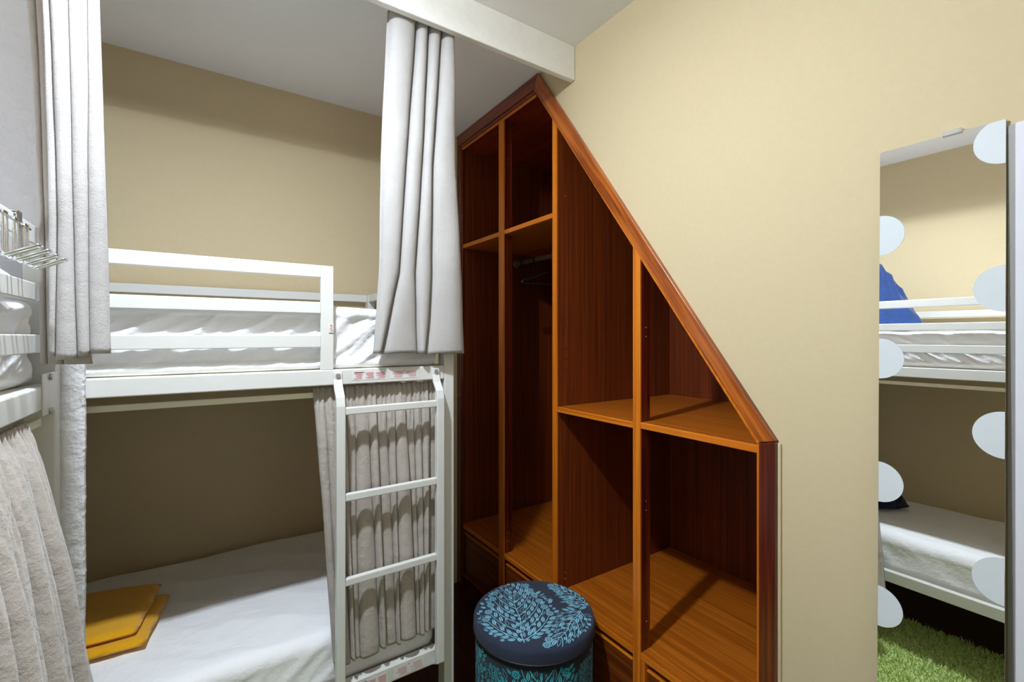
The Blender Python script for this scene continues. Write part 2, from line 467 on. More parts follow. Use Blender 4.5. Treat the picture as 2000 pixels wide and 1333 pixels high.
# ------------------------------------------------------------------ bunk beds
BL = 2.06
def bunk(T, width, name, label, bolts_at=None):
    """T maps (a along from the ladder end, b inward from the front) to the floor plan."""
    c0 = T(BL / 2, width / 2)
    r = thing(name, (c0[0], c0[1], 0), label, 'bunk bed', 'white steel bunk beds')
    def lb(nm, a0, a1, b0, b1, h0, h1, mats='metal', parent=None, bevel=0.003):
        p, q = T(a0, b0), T(a1, b1)
        return box(nm, p[0], q[0], p[1], q[1], h0, h1, mats, parent or r, bevel)
    pw = 0.036
    for a in (0, BL - pw):
        for b_ in (0, width - 0.05):
            lb('post', a, a + pw, b_, b_ + 0.05, FL, 0.206)
    for h0, h1, nm in ((-0.142, -0.097, 'upper_side_rail'), (-1.083, -1.034, 'lower_side_rail')):
        for b_ in (0.0, width - 0.03):
            lb(nm, pw, BL - pw, b_, b_ + 0.03, h0, h1)
    for h1 in (-0.0975, -1.072):
        lb('added_base_board', pw + 0.004, BL - pw - 0.004, 0.031, width - 0.051, h1 - 0.012, h1, 'cream', bevel=0)  # unseen board, made solid instead of slatted to block leaking light
    for a in (0.004, BL - pw + 0.004):
        for h0, h1 in ((0.171, 0.206), (0.067, 0.100), (-0.031, 0.004), (-0.142, -0.097), (-0.62, -0.59), (-1.083, -1.034)):
            lb('end_rail', a, a + 0.028, 0.05, width - 0.05, h0, h1)
    # guards
    def guard(a0, a1, b0, upright):
        bm = bmesh.new()
        def add(a0_, a1_, h0, h1):
            p, q = T(a0_, b0), T(a1_, b0 + 0.014)
            bx(bm, min(p[0], q[0]), max(p[0], q[0]), min(p[1], q[1]), max(p[1], q[1]), EYE + h0, EYE + h1)
        for h0, h1 in ((0.171, 0.206), (0.067, 0.100), (-0.031, 0.004)):
            add(a0, a1, h0, h1)
        if upright:
            add(a0 - 0.035, a0, -0.097, 0.206)
        return obj('guard_rail', bm, 'metal', r, bevel=0.002)
    guard(0.425, BL - pw, 0.002, True)
    guard(pw, BL - pw, width - 0.03, False)
    # ladder
    def ladder():
        lad = None
        A0, A1 = 0.056, 0.392
        for a in (A0, A1 - 0.025):
            bm = bmesh.new()
            prof = [(-0.006, -0.104), (-0.006, -0.125), (-0.016, -0.148), (-0.038, -0.174), (-0.044, -0.20), (-0.044, -1.055), (-0.006, -1.078)]
            prev = None
            for i, (b_, h) in enumerate(prof):
                th = 0.006 if i < 2 else (0.012 if i < 4 else 0.022)
                if i >= 6: th = 0.008
                row = []
                for aa, bb in ((a, b_), (a + 0.025, b_), (a + 0.025, b_ + th), (a, b_ + th)):
                    p = T(aa, min(bb, -0.0005))
                    row.append(bm.verts.new((p[0], p[1], EYE + h)))
                if prev:
                    for k in range(4):
                        bm.faces.new((prev[k], prev[(k + 1) % 4], row[(k + 1) % 4], row[k]))
                else:
                    bm.faces.new(row)
                prev = row
            bm.faces.new(prev)
            bmesh.ops.recalc_face_normals(bm, faces=bm.faces)
            o = obj('ladder_stile' if lad else 'ladder', bm, 'metal', lad or r, bevel=0.002)
            if lad is None: lad = o
            bm = bmesh.new()
            p, q = T(a + 0.0125, -0.007), T(a + 0.0125, -0.012)
            disc(bm, (p[0], p[1], EYE - 0.114), (q[0] - p[0], q[1] - p[1], 0), 0.0065, 0.006, 12)
            obj('bolt', bm, 'steel', lad)
        for h in (-0.205, -0.455, -0.700):
            bm = bmesh.new()
            p, q = T(A0 + 0.025, -0.041), T(A1 - 0.025, -0.025)
            bx(bm, min(p[0], q[0]), max(p[0], q[0]), min(p[1], q[1]), max(p[1], q[1]), EYE + h - 0.022, EYE + h)
            obj('rung', bm, 'metal', lad, bevel=0.003)
    ladder()
    # instruction stickers
    def sticker(a0, a1, h0, h1, rows, cols, head):
        bm = bmesh.new()
        def quad(a0_, a1_, g0, g1, off, mi):
            vs = []
            for aa, hh in ((a0_, g0), (a1_, g0), (a1_, g1), (a0_, g1)):
                p = T(aa, -off); vs.append(bm.verts.new((p[0], p[1], EYE + hh)))
            bm.faces.new(vs).material_index = mi
        quad(a0, a1, h0, h1, 0.0008, 0)
        rr = random.Random(int(a0 * 1000) + int(h0 * 100))
        cw = (a1 - a0) / cols
        for c_ in range(cols):
            for k in range(rows):
                t0 = h1 - (h1 - h0) * (0.22 + 0.72 * k / rows)
                s0 = a0 + cw * (c_ + 0.08 + rr.random() * 0.1)
                s1 = a0 + cw * (c_ + 0.92 - rr.random() * 0.35)
                quad(s0, s1, t0 - 0.0016, t0, 0.0012, 1)
        if head:
            quad(a1 - (a1 - a0) * 0.35, a1 - 0.006, h1 - 0.006, h1 - 0.0035, 0.0012, 2)
        else:
            am = (a0 + a1) / 2
            vs = []
            for aa, hh in ((am - 0.003, h1 - 0.006), (am + 0.003, h1 - 0.006), (am, h1 - 0.001)):
                p = T(aa, -0.0012); vs.append(bm.verts.new((p[0], p[1], EYE + hh)))
            bm.faces.new(vs).material_index = 1
        bmesh.ops.recalc_face_normals(bm, faces=bm.faces)
        o = obj('sticker', bm, ['paper', 'red', 'ink'], r)
        o['label'] = 'white paper sticker with rows of red print'
    if bolts_at is None:
        sticker(0.235, 0.338, -0.131, -0.103, 6, 3, True)
        sticker(0.130, 0.222, -0.131, -0.103, 5, 2, False)
        sticker(0.230, 0.330, -1.076, -1.042, 6, 3, True)
        sticker(0.110, 0.210, -1.076, -1.042, 5, 2, False)
        sticker(0.391, 0.404, 0.012, 0.038, 5, 1, False)
    else:
        bm = bmesh.new()
        p, q = T(bolts_at - 0.055, -0.001), T(bolts_at + 0.05, -0.004)
        lb('bracket_plate', bolts_at - 0.03, bolts_at + 0.072, -0.003, 0.0, -0.153, -0.072, bevel=0.001)
        bm.free()
        for h in (-0.080, -0.148):
            bm = bmesh.new()
            p = T(bolts_at + 0.01, -0.005)
            disc(bm, (p[0], p[1], EYE + h), (1, 0, 0), 0.0065, 0.006, 12)
            obj('bolt', bm, 'steel', r)
    return r

XR = 0.704
T1 = lambda a, b_: (XR - a, 1.41 + b_)
T2 = lambda a, b_: (-0.26 - b_, -0.687 + a)
bunk(T1, 0.92, 'bunk_bed', 'white steel bunk bed along the back wall beside the wardrobe')
WL = 0.83
bunk(T2, WL, 'bunk_bed', 'white steel bunk bed at the left edge with chrome hooks on its guard rail', bolts_at=BL - 0.108)

# ------------------------------------------------------------------ soft rounded blocks (mattresses, pillows)
def soft_block(name, x0, x1, y0, y1, z0, z1, r, res, disp, mats, parent=None):
    nx = max(2, int((x1 - x0) / res)); ny = max(2, int((y1 - y0) / res)); nzz = max(2, int((z1 - z0) / (res * 0.6)))
    bm = bmesh.new()
    cache = {}
    def V(i, j, k):
        key = (i, j, k)
        if key in cache: return cache[key]
        p = Vector((x0 + (x1 - x0) * i / nx, y0 + (y1 - y0) * j / ny, z0 + (z1 - z0) * k / nzz))
        q = Vector((min(max(p.x, x0 + r), x1 - r), min(max(p.y, y0 + r), y1 - r), min(max(p.z, z0 + min(r, (z1 - z0) * 0.45)), z1 - min(r, (z1 - z0) * 0.45))))
        d = p - q
        n = d.normalized() if d.length > 1e-6 else Vector((0, 0, 1))
        rr = min(r, d.length)
        if d.length > r: p = q + n * r
        p = p + disp(p, n)
        cache[key] = bm.verts.new(p)
        return cache[key]
    def face(*ks):
        try: bm.faces.new([V(*k) for k in ks])
        except ValueError: pass
    for i in range(nx):
        for j in range(ny):
            face((i, j, 0), (i, j + 1, 0), (i + 1, j + 1, 0), (i + 1, j, 0))
            face((i, j, nzz), (i + 1, j, nzz), (i + 1, j + 1, nzz), (i, j + 1, nzz))
    for i in range(nx):
        for k in range(nzz):
            face((i, 0, k), (i + 1, 0, k), (i + 1, 0, k + 1), (i, 0, k + 1))
            face((i, ny, k), (i, ny, k + 1), (i + 1, ny, k + 1), (i + 1, ny, k))
    for j in range(ny):
        for k in range(nzz):
            face((0, j, k), (0, j, k + 1), (0, j + 1, k + 1), (0, j + 1, k))
            face((nx, j, k), (nx, j + 1, k), (nx, j + 1, k + 1), (nx, j, k + 1))
    return obj(name, bm, mats, parent, smooth=True)

def ridge(t):
    return (1 - abs(((t % 1.0) - 0.5) * 2)) ** 2.6

def sheet_disp(fx, amp_side, amp_top, along, seed, crown=0.0):
    """Pulled-sheet folds: diagonal on the sides, soft undulation on top."""
    def f(p, n):
        a = p.x if along == 'x' else p.y
        o = p.y if along == 'x' else p.x
        side = 1 - abs(n.z)
        m = 0.55 + 0.45 * nz(a, seed, 0, 2.3) * 2
        warp = 0.5 * nz(a, p.z, seed, 3) + 0.25 * nz(a, p.z, seed, 9)
        k1 = ridge((a * 9 - p.z * 13) * fx + warp)
        k2 = ridge((a * 17 - p.z * 20) * fx + warp * 1.7)
        d = side * amp_side * m * (0.7 * k1 + 0.45 * k2)
        d += (1 - side) * amp_top * (nz(a, o, seed, 3) + 0.5 * nz(a, o, seed + 3, 8) + 0.4 * ridge(a * 4 + o * 6 + warp))
        d -= side * amp_side * 1.15
        if n.z < -0.3: d = min(0.0, d)
        if n.z < -0.9: d = 0.0
        return n * d + Vector((0, 0, crown * max(0, n.z)))
    return f

def ms(name, label, grp, x0, x1, y0, y1, h0, h1, r, disp, res=0.012):
    return tag(soft_block(name, x0, x1, y0, y1, EYE + h0, EYE + h1, r, res * 0.8, disp, 'sheet'), label, 'mattress', grp)
G = 'sheeted mattresses on the bunks'
ms('mattress', 'white sheeted mattress on the upper bunk along the back wall', G, XR - BL + 0.05, XR - 0.042, 1.429, 2.272, -0.0965, 0.085, 0.03, sheet_disp(1.0, 0.019, 0.008, 'x', 1.0))
ms('mattress', 'white sheeted mattress on the lower bunk under the mustard towel by the ladder', G, XR - BL + 0.05, XR - 0.042, 1.446, 2.272, -1.060, -0.890, 0.045, sheet_disp(0.7, 0.006, 0.008, 'x', 5.0))
ms('mattress', 'white sheeted mattress on the upper bunk at the left edge', G, -0.26 - WL + 0.068, -0.279, -0.63, 1.325, -0.0965, 0.068, 0.03, sheet_disp(1.0, 0.013, 0.008, 'y', 9.0), 0.011)
ms('mattress', 'white sheeted mattress on the lower bunk seen in the mirror', G, -0.26 - WL + 0.068, -0.296, -0.63, 1.325, -1.064, -0.872, 0.06, sheet_disp(0.5, 0.008, 0.006, 'y', 13.0), 0.014)

def pillow(name, label, c, sx, sy, sz, seed, rot=0):
    bm = bmesh.new()
    n = 36
    rows = []
    for sgn in (1, -1):
        g = []
        for i in range(n + 1):
            rr = []
            for j in range(n + 1):
                u, v_ = -1 + 2 * i / n, -1 + 2 * j / n
                e = max(0.0, (1 - abs(u) ** 2.6) * (1 - abs(v_) ** 2.6)) ** 0.45
                pin_ = 1 - 0.07 * (1 - abs(v_) ** 2) * abs(u) ** 4 - 0
                pin2 = 1 - 0.07 * (1 - abs(u) ** 2) * abs(v_) ** 4
                x = u * sx * pin_; y = v_ * sy * pin2
                zz = sgn * e * sz * (1 + 0.12 * nz(u, v_, seed, 2)) + 0.010 * nz(u, v_, seed, 5) * e + 0.006 * ridge(u * 3 + v_ * 4 + nz(u, v_, seed, 2)) * e
                rr.append(bm.verts.new((x, y, zz if sgn > 0 else zz * 0.6)))
            g.append(rr)
        for i in range(n):
            for j in range(n):
                q = (g[i][j], g[i + 1][j], g[i + 1][j + 1], g[i][j + 1])
                bm.faces.new(q if sgn > 0 else tuple(reversed(q)))
    bmesh.ops.remove_doubles(bm, verts=bm.verts, dist=0.0004)
    bmesh.ops.rotate(bm, verts=bm.verts, matrix=Matrix.Rotation(rot, 3, 'Z'))
    bmesh.ops.translate(bm, verts=bm.verts, vec=c)
    return tag(obj(name, bm, 'sheet', smooth=True), label, 'pillow')
pillow('pillow', 'white pillow at the partition end of the left upper bunk', (-0.46, 1.20, EYE + 0.104), 0.16, 0.105, 0.045, 2)

# ------------------------------------------------------------------ curtains
def curtain(name, label, grp, levels, place, mats, fold_depth, hem=None, sub=9, rows=70, thick=0.0015, ruche=None, seed=0, jag=None, parent=None, cr=0.22, gap=0.03):
    """levels: [(h, [fold boundaries along the curtain line])]; folds bulge forward, with deep tucks between.
    place(s, d, h) -> world position; d is forward bulge."""
    levels = sorted(levels, key=lambda l: -l[0])
    nf = len(levels[0][1]) - 1
    htop, hbot = levels[0][0], levels[-1][0]
    bm = bmesh.new()
    grid = []
    for r_ in range(rows + 1):
        t = r_ / rows
        h = htop + (hbot - htop) * t
        for a, b_ in zip(levels, levels[1:]):
            if h <= a[0] + 1e-9 and h >= b_[0] - 1e-9: break
        k = (a[0] - h) / max(1e-9, a[0] - b_[0])
        k = k if len(levels) == 2 else k
        B = [p + (q - p) * k for p, q in zip(a[1], b_[1])]
        row = []
        for f in range(nf):
            w_ = B[f + 1] - B[f]
            amp = fold_depth(f, t) if callable(fold_depth) else fold_depth
            for q in range(sub):
                u = q / sub
                # overlap: the fold's edge curls over the tuck
                s = B[f] + w_ * (u + cr * 0.5 * math.sin(2 * PI * u) * -0.6)
                d = amp * (max(0.0, math.sin(PI * min(1, max(0, (u - gap) / (1 - 2 * gap))))) ** 0.5)
                s += 0.0015 * nz(s * 20, h * 6, seed)
                d += 0.003 * nz(s * 14, h * 5, seed + 4) * 2
                if ruche:
                    ra, rf, rh = ruche
                    e = math.exp(-t / rh)
                    d = d * (1 - e) + ra * e * math.sin(2 * PI * rf * (s + 0.01 * nz(s * 30, h * 8, seed))) 
                hh = h
                if hem: hh = h + hem(f, u) * t ** 3
                row.append(bm.verts.new(place(s, d, hh)))
        s = B[-1]
        row.append(bm.verts.new(place(s, 0, h + (hem(nf - 1, 1) * t ** 3 if hem else 0))))
        grid.append(row)
    for a, b_ in zip(grid, grid[1:]):
        for i in range(len(a) - 1):
            bm.faces.new((a[i], b_[i], b_[i + 1], a[i + 1]))
    # stitched hem line: slight ridge
    o = obj(name, bm, mats, parent, smooth=True)
    sm = o.modifiers.new('thickness', 'SOLIDIFY'); sm.thickness = thick; sm.offset = 0
    if label: tag(o, label, 'curtain', grp)
    return o

# right curtain: hangs behind the beam, in front of the bed end
def place_r(s, d, h):
    k = max(0.0, min(1.0, (1.0 - h) / 0.8)); k = k * k * (3 - 2 * k)
    return (s * (1 + 0.02 * (1 - k)), 1.428 - 0.028 * k - d, EYE + h)
lv = [(1.03, [0.470, 0.561, 0.600, 0.645, 0.694]),
      (0.56, [0.450, 0.528, 0.580, 0.614, 0.704]),
      (0.20, [0.445, 0.504, 0.556, 0.614, 0.727]),
      (0.05, [0.433, 0.470, 0.562, 0.603, 0.732]),
      (-0.052, [0.426, 0.446, 0.570, 0.590, 0.737])]
dep = lambda f, t: [0.040, 0.036, 0.036, 0.040][f] * (1 - 0.3 * t)
curtain('curtain', 'grey privacy curtain hanging from the white beam beside the wardrobe', None, lv, place_r, 'curtain', dep,
        hem=lambda f, u: 0.003 * math.sin(u * PI) - 0.002 * f, sub=18, rows=90, seed=3, gap=0.06)

# left curtain: gathered at the end of the left bunk; three bright folds and a turned-back edge
def lp(s, d, h):
    # s<0: turned-back part running toward the partition
    y = 1.165 - d
    return (s, y, EYE + h)
lvL = [(0.996, [-0.262, -0.246, -0.222, -0.196, -0.172]),
       (0.62, [-0.244, -0.2335, -0.2085, -0.1825, -0.166]),
       (0.22, [-0.2355, -0.2235, -0.2025, -0.1815, -0.1555]),
       (-0.036, [-0.2345, -0.2255, -0.1965, -0.1805, -0.1505])]
curtain('curtain', 'pale curtain gathered in folds in front of the white partition edge', None, lvL, lp, 'curtain',
        lambda f, t: [0.006, 0.016, 0.014, 0.012][f], hem=lambda f, u: [0.0, -0.006, 0.0, 0.004][f], sub=14, rows=90, seed=8)
def lp2(s, d, h):
    k = (s + 0.285) / 0.065
    return (s, 1.222 - 0.03 * k - d + 0.004, EYE + h)
curtain('curtain', 'shaded back layer of the pale gathered curtain nearest the chrome hooks', None,
        [(0.996, [-0.292, -0.275, -0.252, -0.225]), (0.25, [-0.258, -0.250, -0.238, -0.215]), (-0.052, [-0.256, -0.246, -0.222, -0.178])],
        lp2, 'velvet', lambda f, t: 0.010, sub=12, rows=80, seed=12)
# lower curtain of the back bunk, gathered on a flat rod behind the ladder
bm = bmesh.new(); bx(bm, XR - BL + 0.05, 0.655, 1.4465, 1.4545, EYE - 0.180, EYE - 0.164)
tag(obj('curtain_rod', bm, 'cream', bevel=0.002), 'flat white curtain rod under the upper bunk along the back wall', 'rod')
rn = random.Random(5)
top = [0.262 + 0.396 * k / 13 for k in range(14)]
mid = [0.285 + 0.370 * k / 13 + (0.012 * (rn.random() - .5) if 0 < k < 13 else 0) for k in range(14)]
fr = [0, .05, .14, .17, .22, .40, .45, .56, .585, .75, .79, .83, .86, 1.0]
bot = [0.318 + 0.338 * q for q in fr]
mid = [0.292 + 0.364 * (0.35 * k / 13 + 0.65 * fr[k]) for k in range(14)]
def lc(s, d, h):
    t = (-0.17 - h) / 0.8
    return (s, 1.442 - d - 0.008 * t, EYE + h)
curtain('curtain', 'taupe lower curtain gathered behind the bunk ladder', None,
        [(-0.150, top), (-0.30, [0.6 * a + 0.4 * b_ for a, b_ in zip(top, mid)]), (-0.55, mid), (-0.972, bot)], lc, 'velvet',
        lambda f, t: 0.016 + 0.008 * t + 0.008 * ((f * 7) % 3), hem=lambda f, u: -0.006 * math.sin(f * 2.1) + 0.006 * math.sin(u * PI),
        sub=10, rows=90, ruche=(0.006, 62, 0.13), seed=21, cr=0.3)

# lower curtain of the left bunk
def ll(s, d, h):
    t = max(0, (-0.17 - h) / 0.9)
    k = max(0.0, (s - 0.86) / 0.33)
    return (-0.272 + d + 0.095 * (t ** 0.75), s, EYE + h)
topL = [0.90 + 0.29 * k / 10 for k in range(11)]
frL = [0, .09, .2, .28, .39, .50, .60, .72, .80, .92, 1.0]
botL = [0.78 + 0.42 * q for q in frL]
midL = [0.85 + 0.345 * q for q in frL]
curtain('curtain', 'taupe lower curtain gathered at the left edge below the bunk rail', None,
        [(-0.155, topL), (-0.5, midL), (-1.10, botL)], ll, 'velvet',
        lambda f, t: 0.018 + 0.026 * t + 0.007 * ((f * 5) % 3), sub=10, rows=80, ruche=(0.006, 55, 0.12), seed=31, cr=0.3)
bm = bmesh.new(); bx(bm, -0.282, -0.274, -0.62, 1.30, EYE - 0.180, EYE - 0.164)
tag(obj('curtain_rod', bm, 'cream', bevel=0.002), 'flat white curtain rod under the left upper bunk', 'rod')

# ------------------------------------------------------------------ chrome hook rack over the left guard rail
hrk = thing('hook_rack', (-0.25, 1.06, EYE + 0.12), 'chrome over-rail rack of wire hooks on the left bunk guard rail', 'hooks')
bm = bmesh.new()
bx(bm, -0.2595, -0.2565, 1.085, 1.108, EYE + 0.150, EYE + 0.2085)
bx(bm, -0.288, -0.2565, 1.085, 1.108, EYE + 0.2075, EYE + 0.2100)
bx(bm, -0.288, -0.2855, 1.085, 1.108, EYE + 0.165, EYE + 0.2085)
obj('rail_strap', bm, 'chrome', hrk, bevel=0.001)
bm = bmesh.new(); tube(bm, [(-0.254, 0.93, EYE + 0.187), (-0.254, 1.135, EYE + 0.187)], 0.0025, 10)
obj('cross_wire', bm, 'chrome', hrk, smooth=True)
for y in (0.955, 1.005, 1.055, 1.105):
    bm = bmesh.new()
    wv = 0.009
    one = lambda yy: [(-0.252, yy, EYE + 0.190), (-0.2515, yy, EYE + 0.160), (-0.2515, yy, EYE + 0.136), (-0.247, yy, EYE + 0.122), (-0.238, yy, EYE + 0.118), (-0.222, yy, EYE + 0.125), (-0.208, yy, EYE + 0.132)]
    left = smooth_path(one(y - wv), 5); right = smooth_path(one(y + wv), 5)
    tip = [Vector((-0.204 + 0.003 * math.sin(PI * k / 6), y - wv * math.cos(PI * k / 6), EYE + 0.1345)) for k in range(7)]
    tube(bm, left + tip + right[::-1] + [Vector((-0.252, y - wv, EYE + 0.190))], 0.0019, 8)
    obj('hook', bm, 'chrome', hrk, smooth=True)

# ------------------------------------------------------------------ mustard towels
def towel(label):
    # outline of the top fold and the longer lower fold, on the mattress
    c = (-0.22, 1.87)
    r = thing('folded_towel', (c[0], c[1], EYE - 0.88), label, 'towel', 'folded mustard towels')
    def layer(nm, pts, h0, h1, seed):
        A, B, C, D = [Vector((x, y, 0)) for x, y in pts]
        bm = bmesh.new(); n = 30; rows = []
        for lev in (1, 0):
            g = []
            for i in range(n + 1):
                rr = []
                for j in range(n + 1):
                    u, v_ = i / n, j / n
                    p = (A * (1 - u) + B * u) * (1 - v_) + (D * (1 - u) + C * u) * v_
                    e = min(1, min(u, 1 - u, v_, 1 - v_) * 14)
                    e = math.sqrt(max(0, 1 - (1 - e) ** 2))
                    p.x += 0.006 * nz(u * 3, v_ * 3, seed) ; p.y += 0.006 * nz(v_ * 3, u * 3, seed + 2)
                    mid_ = (h0 + h1) / 2
                    z = mid_ + (h1 - mid_) * e if lev else mid_ - (mid_ - h0) * e
                    if lev: z += 0.004 * nz(u * 2, v_ * 3, seed + 5) + 0.002 * ridge(u * 2 + v_ * 3)
                    rr.append(bm.verts.new((p.x, p.y, EYE + z)))
                g.append(rr)
            for i in range(n):
                for j in range(n):
                    q = (g[i][j], g[i + 1][j], g[i + 1][j + 1], g[i][j + 1])
                    bm.faces.new(q if lev else tuple(reversed(q)))
        bmesh.ops.remove_doubles(bm, verts=bm.verts, dist=0.0003)
        bmesh.ops.recalc_face_normals(bm, faces=bm.faces)
        return obj(nm, bm, 'yellow', r, smooth=True)
    layer('lower_fold', [(-0.62, 1.68), (-0.139, 1.658), (-0.097, 1.924), (-0.60, 2.06)], -0.879, -0.856, 3)
    layer('top_fold', [(-0.62, 1.70), (-0.163, 1.690), (-0.120, 1.965), (-0.60, 2.09)], -0.856, -0.832, 8)
    return r
tw = towel('mustard towel folded on the lower bunk beside the partition edge')
t2 = copy_tree(tw)
t2.location = (-0.62, 0.345, EYE - 0.862); t2.rotation_euler.z = math.radians(90)
t2['label'] = 'mustard towel glimpsed at the right of the mirror on the reflected lower bunk'

# blue cloth and navy bag on the left bunk (seen in the mirror)
def heap(name, label, cat, c, sx, sy, sz, mats, seed, sharp=1.0):
    bm = bmesh.new()
    bmesh.ops.create_icosphere(bm, subdivisions=5, radius=1)
    for v_ in bm.verts:
        p = v_.co.copy()
        k = 1 + 0.14 * nz(p.x, p.y, p.z + seed, 1.5) + 0.06 * nz(p.x, p.y, p.z + seed, 4) + 0.04 * ridge(p.x * 2 + p.y * 3 + p.z + seed)
        up = max(0, p.z)
        shrink = 1 - 0.62 * up ** sharp
        v_.co = Vector((c[0] + p.x * sx * k * shrink, c[1] + p.y * sy * k * shrink, c[2] + (p.z * sz * k if p.z > 0 else p.z * 0.03)))
    return tag(obj(name, bm, mats, smooth=True), label, cat)
heap('blue_cloth_heap', 'blue fabric bundle heaped on the left upper bunk, reflected in the mirror', 'clothing', (-0.80, 1.045, EYE + 0.108), 0.15, 0.22, 0.38, 'blue', 2, 0.9)
heap('fabric_bag', 'dark navy bag on the lower bunk, half hidden behind a frosted mirror dot', 'bag', (-0.72, 1.03, EYE - 0.842), 0.14, 0.16, 0.11, 'navy', 6, 2.0)

# ------------------------------------------------------------------ pouf
PC = Vector((0.972, 1.318)); PR = 0.212; PT = 0.420
pf = thing('round_pouf', (PC.x, PC.y, 0), 'round upholstered pouf with blue leaf pattern in front of the wardrobe', 'pouf')

def strip(pts, w_):
    """flat ribbon polygons along a 2-D polyline, tapering to its end"""
    out = []
    for i in range(len(pts) - 1):
        a, b_ = Vector(pts[i]), Vector(pts[i + 1])
        d = (b_ - a)
        if d.length < 1e-6: continue
        n = Vector((-d.y, d.x)).normalized()
        t0 = w_ * (1 - 0.4 * i / len(pts)); t1 = w_ * (1 - 0.4 * (i + 1) / len(pts))
        out.append([a - n * t0, b_ - n * t1, b_ + n * t1, a + n * t0])
    return out
def leaf(p, ang, L, wd_, open_=False):
    out = []
    d = Vector((math.cos(ang), math.sin(ang))); n = Vector((-d.y, d.x))
    p = Vector(p)
    K = 7
    prof = [(k / K, math.sin(PI * (k / K) ** 0.8) * wd_) for k in range(K + 1)]
    for sg in (1, -1):
        g = 0.0011
        if open_:
            for (t0, w0), (t1, w1) in zip(prof, prof[1:]):
                out.append([p + d * L * t0 + n * sg * max(0, w0 - 0.0014), p + d * L * t1 + n * sg * max(0, w1 - 0.0014), p + d * L * t1 + n * sg * w1, p + d * L * t0 + n * sg * w0])
        else:
            for (t0, w0), (t1, w1) in zip(prof, prof[1:]):
                if max(w0, w1) < g * 1.2: continue
                out.append([p + d * L * t0 + n * sg * min(g, w0), p + d * L * t1 + n * sg * min(g, w1), p + d * L * t1 + n * sg * w1, p + d * L * t0 + n * sg * w0])
    return out
def flower(p, r, petals=7):
    out = []
    p = Vector(p)
    for k in range(petals):
        a = 2 * PI * k / petals
        out += leaf(p + Vector((math.cos(a), math.sin(a))) * r * 0.28, a, r * 0.75, r * 0.26)
    ring = [p + Vector((math.cos(2 * PI * k / 8), math.sin(2 * PI * k / 8))) * r * 0.2 for k in range(8)]
    out.append(ring)
    return out
def sprig(base, ang, L, bend, rn, ls=0.017, lw=0.0036):
    out = []; pts = []
    p = Vector(base); a = ang; n = 12
    for k in range(n + 1):
        pts.append(p.copy())
        p = p + Vector((math.cos(a), math.sin(a))) * L / n
        a += bend / n
    out += strip(pts, 0.0010)
    a = ang
    for k in range(1, n):
        a = ang + bend * k / n
        for sg in (1, -1):
            out += leaf(pts[k], a + sg * 0.62, ls * (0.75 + 0.4 * rn.random()) * (1 - 0.35 * k / n), lw, open_=rn.random() < 0.35)
    out += leaf(pts[-1], a, ls, lw)
    return out, pts[-1]
def tree(base, ang, H, rn, spread=1.0):
    """pointed plant motif with fanned leafy branches and small flowers"""
    out = []
    base = Vector(base); d = Vector((math.cos(ang), math.sin(ang)))
    s_, _ = sprig(base, ang, H * 0.85, 0.0, rn, 0.02, 0.004); out += s_
    for k in range(6):
        q = base + d * H * (0.04 + 0.115 * k)
        for sg in (1, -1):
            Lb = H * (0.42 + 0.16 * math.sin(PI * (k + 1) / 6)) * (1 - 0.05 * k)
            s_, tip = sprig(q, ang + sg * (0.98 - 0.07 * k) * spread, Lb, -sg * 0.55, rn, 0.016, 0.0034); out += s_
            out += flower(tip + (tip - q).normalized() * 0.010, 0.0085)
    out += leaf(base, ang + PI, H * 0.13, 0.006)
    for sg in (1, -1):
        out += leaf(base, ang + PI + sg * 0.9, H * 0.10, 0.005)
        out += leaf(base - d * 0.008, ang + PI + sg * 0.5, H * 0.10, 0.004)
    return out
CELL = 0.0012
